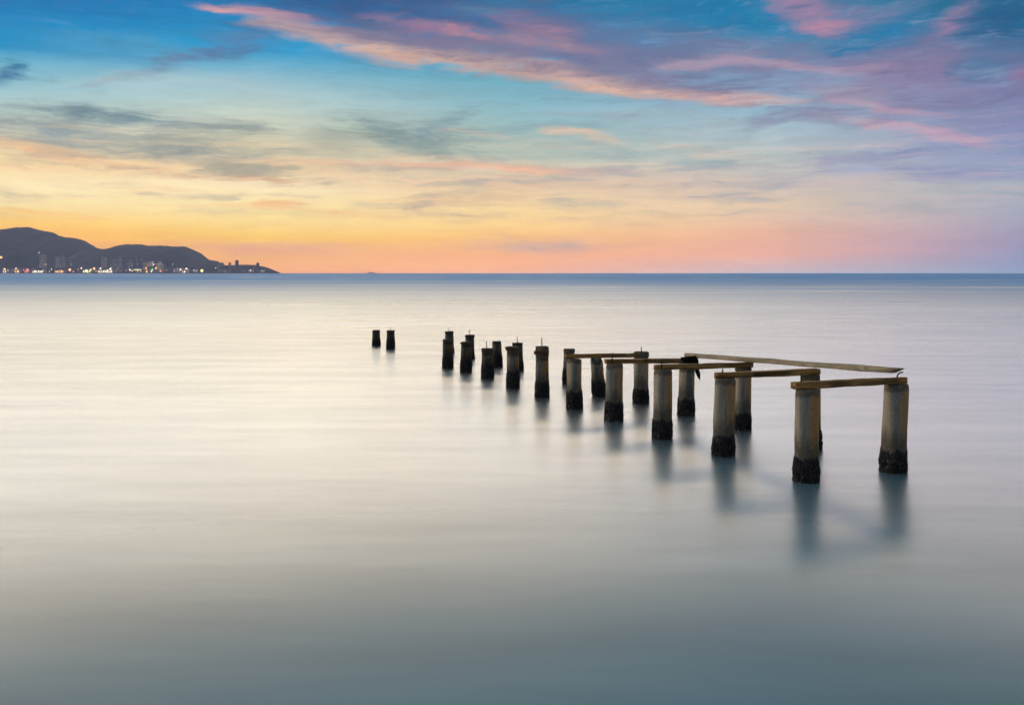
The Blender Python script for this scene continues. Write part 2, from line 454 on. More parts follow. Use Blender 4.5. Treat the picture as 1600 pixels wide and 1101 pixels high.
def mat_concrete(name, tone=1.0, ochre=1.0):
    m, q = newmat(name)
    tc = q.new('ShaderNodeTexCoord').outputs['Object']
    oi = q.new('ShaderNodeObjectInfo').outputs['Random']
    off = q.new('ShaderNodeCombineXYZ')
    for k in range(3): q.put(off.inputs[k], q.math('MULTIPLY', oi, 37.0 + 11 * k))
    p = q.vmath('ADD', tc, off.outputs[0])
    streak = q.noise(q.mapping(p, sc=(11, 11, 0.9)), 1.0, 5, 0.6)
    blotch = q.noise(q.mapping(p, sc=(5, 5, 3)), 1.0, 5, 0.65)
    fine = q.noise(p, 60, 4, 0.6)
    s = q.new('ShaderNodeSeparateXYZ')
    q.put(s.inputs[0], tc)
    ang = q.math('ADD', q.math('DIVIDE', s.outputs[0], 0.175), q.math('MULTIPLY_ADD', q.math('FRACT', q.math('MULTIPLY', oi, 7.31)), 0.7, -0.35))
    own = q.mapr(oi, 0, 1, 0.6, 1.3)
    T = lambda r, g, b: (r * tone, g * tone, b * tone, 1)
    c = q.ramp(streak, [(0.3, T(0.17, 0.18, 0.17)), (0.48, T(0.33, 0.315, 0.27)), (0.66, T(0.50, 0.44, 0.34))])
    c = q.mix(q.mapr(blotch, 0.52, 0.72, 0, 0.65), c, T(0.17, 0.20, 0.195))
    # orange-brown runs, heaviest down the right side
    rs = q.math('MULTIPLY', q.mapr(q.math('MULTIPLY_ADD', q.math('SUBTRACT', streak, 0.5), 2.0, ang), -0.08, 0.5, 0, 1, 'SMOOTHSTEP'), q.math('MULTIPLY', own, q.mapr(blotch, 0.3, 0.6, 0.55 * ochre, 0.95 * ochre)), clamp=True)
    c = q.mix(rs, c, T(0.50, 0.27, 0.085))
    st2 = q.noise(q.mapping(p, loc=(9, 4, 2), sc=(16, 16, 0.7)), 1.0, 4, 0.6)
    c = q.mix(q.mapr(st2, 0.56, 0.70, 0, 0.6), c, T(0.10, 0.09, 0.07))
    c = q.mix(q.mapr(st2, 0.40, 0.30, 0, 0.5), c, T(0.52, 0.49, 0.42))
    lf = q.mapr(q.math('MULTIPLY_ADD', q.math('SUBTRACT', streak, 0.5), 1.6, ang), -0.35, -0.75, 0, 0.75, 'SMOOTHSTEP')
    c = q.mix(lf, c, T(0.62, 0.50, 0.35))  # sunset light from the left put into the colour as a cream band
    # bluish skylight put into the colour mid-face, grime collar under the top
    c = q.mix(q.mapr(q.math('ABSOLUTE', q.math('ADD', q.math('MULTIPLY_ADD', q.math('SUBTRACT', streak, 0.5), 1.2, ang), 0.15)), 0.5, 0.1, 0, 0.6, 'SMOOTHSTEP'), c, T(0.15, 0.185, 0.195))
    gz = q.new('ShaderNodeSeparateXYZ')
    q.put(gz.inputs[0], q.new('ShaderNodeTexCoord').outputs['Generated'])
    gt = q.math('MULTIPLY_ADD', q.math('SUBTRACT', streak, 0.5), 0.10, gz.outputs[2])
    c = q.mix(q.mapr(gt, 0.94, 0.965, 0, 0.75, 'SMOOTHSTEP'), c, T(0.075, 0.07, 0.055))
    # damp algae band just over the mussels (tide line)
    zb = q.math('MULTIPLY_ADD', q.math('SUBTRACT', streak, 0.5), 0.5, s.outputs[2])
    c = q.mix(q.mapr(zb, 0.74, 0.42, 0, 0.85, 'SMOOTHSTEP'), c, T(0.09, 0.085, 0.065))
    c = q.mix(q.mapr(fine, 0.58, 0.75, 0, 0.5), c, T(0.10, 0.095, 0.085))
    pit = q.noise(q.mapping(p, loc=(2, 6, 4)), 22, 5, 0.7)
    c = q.mix(q.mapr(pit, 0.56, 0.66, 0, 0.55), c, T(0.10, 0.085, 0.065))
    c = q.mix(q.mapr(pit, 0.42, 0.34, 0, 0.35), c, T(0.55, 0.50, 0.42))
    h = q.math('ADD', q.math('ADD', q.math('MULTIPLY', fine, 0.5), blotch), q.math('MULTIPLY', pit, -1.2))
    finish(q, principled(q, c, 0.85, bump(q, h, 0.9, 0.016), 0.25))
    return m


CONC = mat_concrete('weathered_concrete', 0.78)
CONC_DARK = mat_concrete('dimmed_far_concrete', 0.29, 0.8)  # far piles: the weaker light out there put into a darker tone
CONC_MID = mat_concrete('half_dimmed_concrete', 0.6, 1.1)  # middle piles: part of that dimming put into the tone


def mat_cap(name, tone):
    m, q = newmat(name)
    tc = q.new('ShaderNodeTexCoord').outputs['Object']
    a = q.noise(tc, 9, 5, 0.65)
    f = q.noise(tc, 70, 3, 0.6)
    c = q.ramp(a, [(0.35, (0.07 * tone, 0.062 * tone, 0.05 * tone, 1)), (0.55, (0.15 * tone, 0.125 * tone, 0.09 * tone, 1)), (0.7, (0.24 * tone, 0.21 * tone, 0.16 * tone, 1))])
    finish(q, principled(q, c, 0.9, bump(q, q.math('ADD', a, f), 0.8, 0.012), 0.2))
    return m


CAP = mat_cap('grimy_pile_cap', 0.8)
CAP_DARK = mat_cap('dark_pile_cap', 0.4)


def mat_wood(name, c0, c1, c2, lichen=None):
    m, q = newmat(name)
    tc = q.new('ShaderNodeTexCoord').outputs['Object']
    oi = q.new('ShaderNodeObjectInfo').outputs['Random']
    off = q.new('ShaderNodeCombineXYZ')
    for k in range(3): q.put(off.inputs[k], q.math('MULTIPLY', oi, 17.0 + 7 * k))
    p = q.vmath('ADD', tc, off.outputs[0])
    g = q.noise(q.mapping(p, sc=(1.4, 26, 26)), 1.0, 6, 0.6, 0.6)
    b = q.noise(q.mapping(p, sc=(2.5, 6, 6)), 1.0, 4, 0.6)
    c = q.ramp(g, [(0.3, c0), (0.5, c1), (0.68, c2)])
    c = q.mix(q.mapr(b, 0.5, 0.7, 0, 0.7), c, c0)
    if lichen:
        l = q.noise(q.mapping(p, loc=(3, 1, 5), sc=(7, 14, 14)), 1.0, 5, 0.7)
        c = q.mix(q.mapr(l, 0.5, 0.62, 0, 0.85), c, lichen)
        l2 = q.noise(q.mapping(p, loc=(8, 2, 1), sc=(12, 18, 18)), 1.0, 4, 0.7)
        c = q.mix(q.mapr(l2, 0.6, 0.66, 0, 0.8), c, (0.05, 0.055, 0.045, 1))
    finish(q, principled(q, c, 0.75, bump(q, q.math('ADD', g, b), 0.6, 0.008), 0.25))
    return m


WOOD = mat_wood('brown_beam_timber', (0.075, 0.04, 0.014, 1), (0.26, 0.145, 0.045, 1), (0.46, 0.275, 0.085, 1))
PLANKM = mat_wood('lichened_plank_timber', (0.20, 0.14, 0.09, 1), (0.36, 0.28, 0.19, 1), (0.50, 0.41, 0.29, 1), (0.22, 0.24, 0.17, 1))
STUBM = mat_wood('reddish_stub_timber', (0.035, 0.017, 0.01, 1), (0.09, 0.042, 0.02, 1), (0.15, 0.075, 0.035, 1))

MUSSEL, q = newmat('black_mussel_crust')
tc = q.new('ShaderNodeTexCoord').outputs['Object']
v = q.new('ShaderNodeTexVoronoi')
v.inputs['Scale'].default_value = 38
q.put(v.inputs['Vector'], tc)
nz = q.noise(tc, 20, 4, 0.6)
c = q.ramp(nz, [(0.35, (0.006, 0.006, 0.008, 1)), (0.6, (0.016, 0.015, 0.018, 1)), (0.78, (0.05, 0.045, 0.04, 1))])
finish(q, principled(q, c, 0.6, bump(q, v.outputs['Distance'], 1.0, 0.02), 0.3))

IRON, q = newmat('rusty_iron')
nz = q.noise(q.new('ShaderNodeTexCoord').outputs['Object'], 40, 3, 0.6)
finish(q, principled(q, q.ramp(nz, [(0.4, (0.02, 0.014, 0.01, 1)), (0.65, (0.07, 0.035, 0.018, 1))]), 0.8))

RAG, q = newmat('dark_cloth')
nz = q.noise(q.new('ShaderNodeTexCoord').outputs['Object'], 14, 4, 0.6)
finish(q, principled(q, q.ramp(nz, [(0.4, (0.006, 0.005, 0.005, 1)), (0.7, (0.03, 0.025, 0.02, 1))]), 0.9, bump(q, nz, 0.6, 0.02)))

# sea: long smooth swell averaged into a soft sheen over turbid grey-green water
SEA, q = newmat('silty_sea_water')
geo = q.new('ShaderNodeNewGeometry')
pos = geo.outputs['Position']
s = q.new('ShaderNodeSeparateXYZ')
q.put(s.inputs[0], pos)
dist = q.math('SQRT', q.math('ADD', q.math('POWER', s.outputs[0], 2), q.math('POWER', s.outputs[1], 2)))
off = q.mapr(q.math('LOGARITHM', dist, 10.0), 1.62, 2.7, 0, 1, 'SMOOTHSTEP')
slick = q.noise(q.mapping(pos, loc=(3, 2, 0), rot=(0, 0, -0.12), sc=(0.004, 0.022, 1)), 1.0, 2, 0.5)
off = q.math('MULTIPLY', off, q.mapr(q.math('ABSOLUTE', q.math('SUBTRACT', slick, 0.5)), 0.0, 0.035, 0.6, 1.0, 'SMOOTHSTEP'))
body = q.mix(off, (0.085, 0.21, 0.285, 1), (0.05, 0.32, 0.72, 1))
big = q.noise(q.mapping(pos, rot=(0, 0, 0.25), sc=(0.012, 0.05, 1)), 1.0, 4, 0.55)
med = q.noise(q.mapping(pos, rot=(0, 0, -0.18), sc=(0.25, 1.1, 1)), 1.0, 5, 0.6)
tin = q.noise(q.mapping(pos, rot=(0, 0, 0.12), sc=(1.2, 7.0, 1)), 1.0, 3, 0.6)
cosv = q.math('ABSOLUTE', q.vmath('DOT_PRODUCT', geo.outputs['Incoming'], geo.outputs['Normal']))
refl = q.ramp(cosv, [(p, (v, v, v, 1)) for p, v in ((0.0, 0.9), (0.06, 0.95), (0.12, 0.98), (0.16, 0.93), (0.21, 0.65), (0.258, 0.355), (0.32, 0.125), (0.37, 0.065), (0.434, 0.045), (0.7, 0.06), (1.0, 0.03))], 'B_SPLINE')
mott = q.noise(q.mapping(pos, loc=(7, 1, 0), rot=(0, 0, 0.35), sc=(0.16, 0.75, 1)), 1.0, 5, 0.6)
refl = q.math('MULTIPLY', refl, q.mapr(mott, 0.3, 0.7, 0.92, 1.05))
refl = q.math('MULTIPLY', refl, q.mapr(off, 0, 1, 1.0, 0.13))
refl = q.math('MULTIPLY', refl, q.mapr(med, 0.3, 0.7, 0.955, 1.03))
refl = q.math('MULTIPLY', refl, q.mapr(tin, 0.3, 0.7, 0.98, 1.015), clamp=True)
rough = q.math('ADD', q.mapr(big, 0.35, 0.65, 0.25, 0.29), q.math('MULTIPLY', off, 0.06))
gl = q.new('ShaderNodeBsdfGlossy', distribution='MULTI_GGX')
gl.inputs['Color'].default_value = (1, 1, 1, 1)
q.put(gl.inputs['Roughness'], rough)
bm_ = q.new('ShaderNodeBump')
bm_.inputs['Strength'].default_value = 1.0
bm_.inputs['Distance'].default_value = 0.0035
q.put(bm_.inputs['Height'], med)
q.t.links.new(bm_.outputs[0], gl.inputs['Normal'])
df = q.new('ShaderNodeBsdfDiffuse')
silt = q.new('ShaderNodeCombineXYZ')
for k in range(3): q.put(silt.inputs[k], q.mapr(mott, 0.3, 0.7, 0.86, 1.14))
q.put(df.inputs['Color'], q.mix(1.0, body, silt.outputs[0], 'MULTIPLY'))
mx = q.new('ShaderNodeMixShader')
q.put(mx.inputs[0], refl)
q.t.links.new(df.outputs[0], mx.inputs[1])
q.t.links.new(gl.outputs[0], mx.inputs[2])
finish(q, mx.outputs[0])

FOREST, q = newmat('forested_slope')
tc = q.new('ShaderNodeTexCoord').outputs['Object']
a = q.noise(tc, 0.012, 6, 0.65)
c = q.ramp(a, [(0.35, (0.016, 0.020, 0.020, 1)), (0.6, (0.040, 0.048, 0.036, 1)), (0.75, (0.10, 0.105, 0.08, 1))])
finish(q, principled(q, c, 0.95, None, 0.05))


def mat_facade(name, col, lit, win):
    m, q = newmat(name)
    tc = q.new('ShaderNodeTexCoord').outputs['Object']
    s = q.new('ShaderNodeSeparateXYZ')
    q.put(s.inputs[0], tc)
    fx = q.math('FRACT', q.math('DIVIDE', s.outputs[0], 4.4))
    fz = q.math('FRACT', q.math('DIVIDE', s.outputs[2], 3.6))
    inside = q.math('MULTIPLY', q.math('GREATER_THAN', fx, 0.35), q.math('GREATER_THAN', fz, 0.42))
    cell = q.new('ShaderNodeCombineXYZ')
    q.put(cell.inputs[0], q.math('FLOOR', q.math('DIVIDE', s.outputs[0], 4.4)))
    q.put(cell.inputs[2], q.math('FLOOR', q.math('DIVIDE', s.outputs[2], 3.6)))
    wn = q.new('ShaderNodeTexWhiteNoise')
    q.put(wn.inputs['Vector'], cell.outputs[0])
    on = q.math('MULTIPLY', inside, q.math('GREATER_THAN', wn.outputs[0], 1.0 - lit))
    c = q.mix(inside, col, win)
    finish(q, principled(q, c, 0.7, None, 0.3, (1.0, 0.72, 0.42, 1), q.math('MULTIPLY', on, 1.3)))
    return m


FAC = [mat_facade('pinkish_render', (0.36, 0.30, 0.28, 1), 0.10, (0.05, 0.055, 0.07, 1)),
       mat_facade('grey_render', (0.24, 0.25, 0.27, 1), 0.07, (0.04, 0.05, 0.07, 1)),
       mat_facade('blue_grey_render', (0.10, 0.13, 0.18, 1), 0.04, (0.03, 0.04, 0.06, 1)),
       mat_facade('pale_render', (0.50, 0.46, 0.42, 1), 0.16, (0.06, 0.06, 0.07, 1))]
ROOF, q = newmat('dark_roof')
finish(q, principled(q, q.ramp(q.noise(q.new('ShaderNodeTexCoord').outputs['Object'], 0.3, 3), [(0.4, (0.05, 0.045, 0.05, 1)), (0.65, (0.09, 0.075, 0.075, 1))]), 0.9))
METAL, q = newmat('dark_mast_metal')
finish(q, principled(q, q.ramp(q.noise(q.new('ShaderNodeTexCoord').outputs['Object'], 2.0, 3), [(0.4, (0.05, 0.05, 0.055, 1)), (0.65, (0.09, 0.09, 0.09, 1))]), 0.5))
PALE, q = newmat('pale_paint')
finish(q, principled(q, q.ramp(q.noise(q.new('ShaderNodeTexCoord').outputs['Object'], 0.5, 3), [(0.4, (0.55, 0.54, 0.5, 1)), (0.65, (0.7, 0.68, 0.62, 1))]), 0.6))


def mat_lamp(name, col, st):
    m, q = newmat(name)
    e = q.new('ShaderNodeEmission')
    e.inputs[0].default_value = col
    e.inputs[1].default_value = st
    finish(q, e.outputs[0])
    return m


LAMP = {'white': mat_lamp('white_glow', (1.0, 0.86, 0.66, 1), 2.2), 'orange': mat_lamp('orange_glow', (1.0, 0.46, 0.14, 1), 2.6),
        'red': mat_lamp('red_glow', (1.0, 0.22, 0.14, 1), 2.4), 'yellow': mat_lamp('yellow_glow', (0.95, 0.9, 0.28, 1), 2.4),
        'green': mat_lamp('green_glow', (0.25, 0.95, 0.4, 1), 1.6), 'blue': mat_lamp('pale_blue_glow', (0.7, 0.85, 1.0, 1), 1.2)}

# ------------------------------------------------------------------ water sheet
FAR = 11000.0
bm = bmesh.new()
xs = [-FAR, -600, -60, 0, 60, 600, FAR]
ys = [-300, 0, 60, 600, FAR]
vv = [[bm.verts.new((x, y, 0)) for x in xs] for y in ys]
for j in range(len(ys) - 1):
    for i in range(len(xs) - 1):
        bm.faces.new((vv[j][i], vv[j][i + 1], vv[j + 1][i + 1], vv[j + 1][i]))
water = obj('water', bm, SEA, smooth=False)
tag(water, 'smooth pale grey sea reflecting the sunset sky', kind='structure')
for p in water.data.polygons:
    if p.normal.z < 0: p.flip()


# ------------------------------------------------------------------ piles
def lathe(rings, seg, rfun=None, cap_top=True, cap_bot=True):
    """rings: list of (z, radius); rfun(angle, z, r) perturbs the radius"""
    bm = bmesh.new()
    rows = []
    for z, r in rings:
        row = []
        for k in range(seg):
            a = 2 * math.pi * k / seg
            rr, zz = (r, z) if rfun is None else rfun(a, z, r)
            row.append(bm.verts.new((rr * math.cos(a), rr * math.sin(a), zz)))
        rows.append(row)
    for j in range(len(rows) - 1):
        for k in range(seg):
            bm.faces.new((rows[j][k], rows[j][(k + 1) % seg], rows[j + 1][(k + 1) % seg], rows[j + 1][k]))
    if cap_top: bm.faces.new(rows[-1])
    if cap_bot: bm.faces.new(list(reversed(rows[0])))
    return bm


def tube(pts, r, seg=8):
    bm = bmesh.new()
    rows = []
    for i, p in enumerate(pts):
        p = Vector(p)
        d = (Vector(pts[min(i + 1, len(pts) - 1)]) - Vector(pts[max(i - 1, 0)])).normalized()
        a = d.orthogonal().normalized() if i == 0 else (a - d * a.dot(d)).normalized()
        b = d.cross(a)
        rows.append([bm.verts.new(p + (a * math.cos(t) + b * math.sin(t)) * r) for t in (2 * math.pi * k / seg for k in range(seg))])
    for j in range(len(rows) - 1):
        for k in range(seg):
            bm.faces.new((rows[j][k], rows[j][(k + 1) % seg], rows[j + 1][(k + 1) % seg], rows[j + 1][k]))
    bm.faces.new(rows[-1])
    bm.faces.new(list(reversed(rows[0])))
    return bm


def pile(xt, xb, w, by, ky, ty, label, mat, cap=None, rod=None, capmat=None, slant=0.0, hook=False, taper=0.975, lip=1.04, capgroup=None, seed=0):
    """xt/xb centre of top and of base, w width at base, by waterline row, ky row where the mussels begin, ty row of the top"""
    Y0 = F * H / (by - HY)
    R = w / 2 / F * Y0
    Yc = Y0 + R
    base = P(xb, by, Yc)
    zt = H - (ty - HY) / F * Yc
    zk = H - (ky - HY) / F * Yc
    dx = (xt - xb) / F * Yc
    root = empty('concrete_pile', (base.x, Yc, 0), label, 'pile', 'old jetty piles standing in the sea')
    lean = dx / zt
    sd = random.random() * 50 + seed

    def bend(bm, push=0.0):
        for v in bm.verts:
            v.co.x += lean * v.co.z
        return bm
    capz = None
    z_top = zt
    if cap:
        capz = H - (cap - HY) / F * Yc
        z_top = capz + 0.004
    Rs = R * 0.955

    def rf(a, z, r):
        k = mnoise.noise(Vector((math.cos(a) * 1.3, math.sin(a) * 1.3, z * 1.6 + sd))) * 0.012 + mnoise.noise(Vector((math.cos(a) * 6, math.sin(a) * 6, z * 9 + sd))) * 0.005
        zz = z
        if z > z_top - 0.03:
            k -= 0.006
            zz = z + mnoise.noise(Vector((math.cos(a) * 3, math.sin(a) * 3, sd))) * 0.014 + slant * math.sin(a) * R
        elif slant and z > z_top - 0.35:
            zz = z + slant * math.sin(a) * R * (z - z_top + 0.35) / 0.35
        return r + k * r / 0.17, zz
    nr = 26
    rings = [(-0.9 + (z_top + 0.9) * i / nr, Rs * (1 - (1 - taper) * max(0, i / nr * (z_top + 0.9) - 0.9) / max(z_top, 0.1))) for i in range(nr + 1)]
    rings[-1] = (z_top - 0.015, rings[-1][1])
    rings.append((z_top, rings[-1][1] * 0.95))
    obj('shaft', bend(lathe(rings, 40, rf)), mat, root)
    Rt = Rs * taper
    if slant:
        def re(a, z, r):
            return r * (1 + 0.05 * mnoise.noise(Vector((math.cos(a) * 3, math.sin(a) * 3, sd)))), z + slant * math.sin(a) * r
        bmE = lathe([(z_top + 0.004, Rt * 0.80), (z_top + 0.012, Rt * 0.80), (z_top + 0.013, Rt * 0.45), (z_top - 0.001, Rt * 0.40)], 32, re)
        obj('broken_end', bend(bmE), CAP_DARK, root)
    if cap:
        def rc(a, z, r):
            return r + mnoise.noise(Vector((math.cos(a) * 2.5, math.sin(a) * 2.5, z * 6 + sd))) * 0.014, z + mnoise.noise(Vector((math.cos(a) * 2, math.sin(a) * 2, sd + 9))) * 0.01 * (1 if z > (capz + zt) / 2 else 0)
        hh = zt - capz
        cr = [(capz, Rt * 0.98), (capz + 0.01, Rt * lip), (capz + hh * 0.5, Rt * lip * 1.005), (zt - 0.012, Rt * lip), (zt, Rt * lip * 0.94)]
        obj('cap', bend(lathe(cr, 32, rc)), capmat or CAP, root)
    # mussel crust: one ragged sleeve
    sg, rn = 84, 22
    top_j = [zk + random.uniform(-0.045, 0.03) + 0.07 * mnoise.noise(Vector((math.cos(6.283 * k / sg) * 1.8, math.sin(6.283 * k / sg) * 1.8, sd))) for k in range(sg)]
    bm = bmesh.new()
    rows = []
    for j in range(rn + 1):
        t = j / rn
        row = []
        for k in range(sg):
            a = 2 * math.pi * k / sg
            z = -0.35 + (top_j[k] + 0.35) * t
            cl = mnoise.noise(Vector((math.cos(a) * 4, math.sin(a) * 4, z * 8 + sd)))
            r = Rs * 1.0 + 0.007 + (0.012 * cl + random.uniform(-0.012, 0.024)) * min(1, (1 - t) * 3 + 0.2)
            if j == rn: r = Rs * 0.985
            row.append(bm.verts.new((r * math.cos(a), r * math.sin(a), z)))
        rows.append(row)
    for j in range(rn):
        for k in range(sg):
            bm.faces.new((rows[j][k], rows[j][(k + 1) % sg], rows[j + 1][(k + 1) % sg], rows[j + 1][k]))
    obj('mussel_crust', bend(bm), MUSSEL, root, smooth=False)
    if rod:
        rx, r0, r1 = rod
        xx = (rx - CX) / F * Yc - base.x
        za, zb = H - (r1 - HY) / F * Yc - 0.12, H - (r0 - HY) / F * Yc
        if hook:
            pts = [(xx, 0, za), (xx, 0, zb - 0.08), (xx + 0.015, 0, zb - 0.035), (xx + 0.05, 0, zb - 0.01), (xx + 0.09, 0, zb)]
        else:
            j = random.uniform(-0.012, 0.012)
            pts = [(xx, 0, za), (xx + j * 0.3, 0, (za + zb) / 2), (xx + j, 0, zb)]
        obj('iron_rod', tube(pts, 0.011), IRON, root)
    return root, Yc, R


# nearer row, from the right
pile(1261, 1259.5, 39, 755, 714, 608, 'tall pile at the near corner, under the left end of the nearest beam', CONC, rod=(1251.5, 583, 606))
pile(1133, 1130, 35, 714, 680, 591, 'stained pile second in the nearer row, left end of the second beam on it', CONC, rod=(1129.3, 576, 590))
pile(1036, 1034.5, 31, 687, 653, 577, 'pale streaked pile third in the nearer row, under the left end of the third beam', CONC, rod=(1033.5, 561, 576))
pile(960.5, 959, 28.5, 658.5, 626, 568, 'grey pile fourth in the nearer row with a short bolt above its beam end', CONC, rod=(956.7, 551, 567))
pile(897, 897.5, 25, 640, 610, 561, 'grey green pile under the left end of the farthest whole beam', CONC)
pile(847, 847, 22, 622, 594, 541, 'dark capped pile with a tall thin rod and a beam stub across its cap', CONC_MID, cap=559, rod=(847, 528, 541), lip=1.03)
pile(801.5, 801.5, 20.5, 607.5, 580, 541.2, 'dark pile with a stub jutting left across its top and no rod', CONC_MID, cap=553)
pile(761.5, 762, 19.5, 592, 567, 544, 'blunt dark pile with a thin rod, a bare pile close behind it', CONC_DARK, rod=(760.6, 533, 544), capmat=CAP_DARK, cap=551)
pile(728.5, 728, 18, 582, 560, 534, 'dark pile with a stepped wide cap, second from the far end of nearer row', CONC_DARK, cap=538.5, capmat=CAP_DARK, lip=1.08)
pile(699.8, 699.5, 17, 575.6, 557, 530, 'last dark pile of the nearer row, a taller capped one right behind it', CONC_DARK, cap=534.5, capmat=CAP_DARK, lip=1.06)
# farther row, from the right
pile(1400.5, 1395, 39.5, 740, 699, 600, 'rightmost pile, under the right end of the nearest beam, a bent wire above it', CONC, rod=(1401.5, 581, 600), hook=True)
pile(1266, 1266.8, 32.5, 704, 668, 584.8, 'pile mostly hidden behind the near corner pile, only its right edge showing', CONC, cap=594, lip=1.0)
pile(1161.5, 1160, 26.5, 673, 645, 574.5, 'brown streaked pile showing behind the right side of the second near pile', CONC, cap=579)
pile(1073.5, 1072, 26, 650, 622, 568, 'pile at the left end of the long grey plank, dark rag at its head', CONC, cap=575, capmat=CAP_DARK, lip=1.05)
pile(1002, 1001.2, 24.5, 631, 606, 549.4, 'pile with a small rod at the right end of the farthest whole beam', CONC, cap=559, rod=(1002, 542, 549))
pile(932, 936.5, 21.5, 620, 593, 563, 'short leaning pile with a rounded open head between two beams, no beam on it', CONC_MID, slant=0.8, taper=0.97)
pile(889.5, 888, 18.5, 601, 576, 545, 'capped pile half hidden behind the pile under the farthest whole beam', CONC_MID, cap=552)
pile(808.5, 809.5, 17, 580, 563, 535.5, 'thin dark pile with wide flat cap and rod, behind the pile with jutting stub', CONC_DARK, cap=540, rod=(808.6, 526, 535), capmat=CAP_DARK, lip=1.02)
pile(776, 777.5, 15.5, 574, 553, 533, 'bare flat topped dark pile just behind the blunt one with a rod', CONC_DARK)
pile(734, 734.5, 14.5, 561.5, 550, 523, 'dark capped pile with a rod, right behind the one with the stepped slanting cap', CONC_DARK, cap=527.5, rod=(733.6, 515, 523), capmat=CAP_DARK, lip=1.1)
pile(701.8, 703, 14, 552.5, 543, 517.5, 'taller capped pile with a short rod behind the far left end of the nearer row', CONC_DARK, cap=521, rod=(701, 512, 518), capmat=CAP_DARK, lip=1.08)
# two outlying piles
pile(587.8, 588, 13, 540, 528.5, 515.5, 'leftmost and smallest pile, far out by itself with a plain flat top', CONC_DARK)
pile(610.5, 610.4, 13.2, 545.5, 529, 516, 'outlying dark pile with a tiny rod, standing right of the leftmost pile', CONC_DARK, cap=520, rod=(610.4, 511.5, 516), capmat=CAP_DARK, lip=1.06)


# ------------------------------------------------------------------ timber
def beam_mesh(L, w, h, scarf=0.0, seed=0, wob=0.006, nseg=22):
    """a bar along +x from 0 to L, centred in y, from z=0 to h, with worn edges"""
    bm = bmesh.new()
    prof = [(-w / 2, 0.006), (-w / 2 + 0.006, 0), (w / 2 - 0.006, 0), (w / 2, 0.006), (w / 2, h - 0.006), (w / 2 - 0.006, h), (-w / 2 + 0.006, h), (-w / 2, h - 0.006)]
    rows = []
    for i in range(nseg + 1):
        row = []
        for k, (y, z) in enumerate(prof):
            x = L * i / nseg
            if i == nseg: x += scarf * (z / h - 1.0) + random.uniform(-0.01, 0.01)
            if i == 0: x += random.uniform(-0.012, 0.012)
            q1 = mnoise.noise(Vector((x * 1.5, k * 0.7, seed))) * wob * 1.4
            q2 = mnoise.noise(Vector((x * 6, k * 1.9, seed + 5))) * wob
            row.append(bm.verts.new((x, y + q1, z + q1 + q2)))
        rows.append(row)
    for j in range(nseg):
        for k in range(8):
            bm.faces.new((rows[j][k], rows[j][(k + 1) % 8], rows[j + 1][(k + 1) % 8], rows[j + 1][k]))
    bm.faces.new(rows[-1])
    bm.faces.new(list(reversed(rows[0])))
    return bm


def beam(name, p0, p1, w, h, mat, label, cat, group=None, scarf=0.0, bolts=()):
    """p0, p1: points on the centre of the underside at each end"""
    d = p1 - p0
    L = d.length
    o = obj(name, beam_mesh(L, w, h, scarf, random.random() * 40), mat, None)
    x = d.normalized()
    y = Vector((0, 0, 1)).cross(x).normalized()
    z = x.cross(y)
    M = Matrix((x, y, z)).transposed().to_4x4()
    M.translation = p0
    o.matrix_world = M
    tag(o, label, cat, group)
    return o


def Yof(by, w=35):
    Y0 = F * H / (by - HY)
    return Y0 + w / 2 / F * Y0


G = 'timber cross beams lying across pairs of piles'
for (x0, b0, Y0, x1, b1, Y1, h, lab) in [
    (1240, 607.2, Yof(755, 39), 1412.5, 598.8, Yof(740, 39), 0.095, 'nearest and lowest brown beam, joining the near corner pile to the rightmost pile'),
    (1118, 591.2, Yof(714), 1278, 584.5, Yof(704), 0.095, 'brown beam second from the viewer, right end under the long plank'),
    (1024, 578, Yof(687), 1173.5, 573.5, Yof(673), 0.095, 'brown beam third from the viewer, crossing in front of the pile with the rag'),
    (946, 568, Yof(658.5), 1088, 566.5, Yof(650), 0.095, 'brown beam fourth from the viewer, ending at the pile with the dark rag'),
    (884, 560, Yof(640), 1011.5, 557.5, Yof(631), 0.095, 'farthest whole brown beam, behind the leaning short pile'),
]:
    beam('timber_beam', P(x0, b0, Y0), P(x1, b1, Y1), 0.13, h, WOOD, lab, 'beam', G)
# broken stubs
Ys = Yof(622, 22) - 0.16
beam('timber_stub', P(834.5, 553.6, Ys), P(856, 553.9, Ys), 0.07, 0.085, STUBM, 'short reddish beam stub across the cap of the pile with the tall thin rod', 'stub', 'broken beam stubs on the piles')
Ys = Yof(607.5, 21) - 0.17
beam('timber_stub', P(789.3, 546.8, Ys), P(809, 547.2, Ys), 0.07, 0.085, STUBM, 'dark beam stub on the pile without a rod, its left end jutting out', 'stub', 'broken beam stubs on the piles')
# long plank
a = P(1074, 557.5, 19.15)
b = P(1409, 584.0, 13.78)
beam('long_plank', a, b, 0.15, 0.085, PLANKM, 'long pale lichened plank laid lengthwise over the beam ends, its tip cut slanting', 'plank', scarf=0.20)

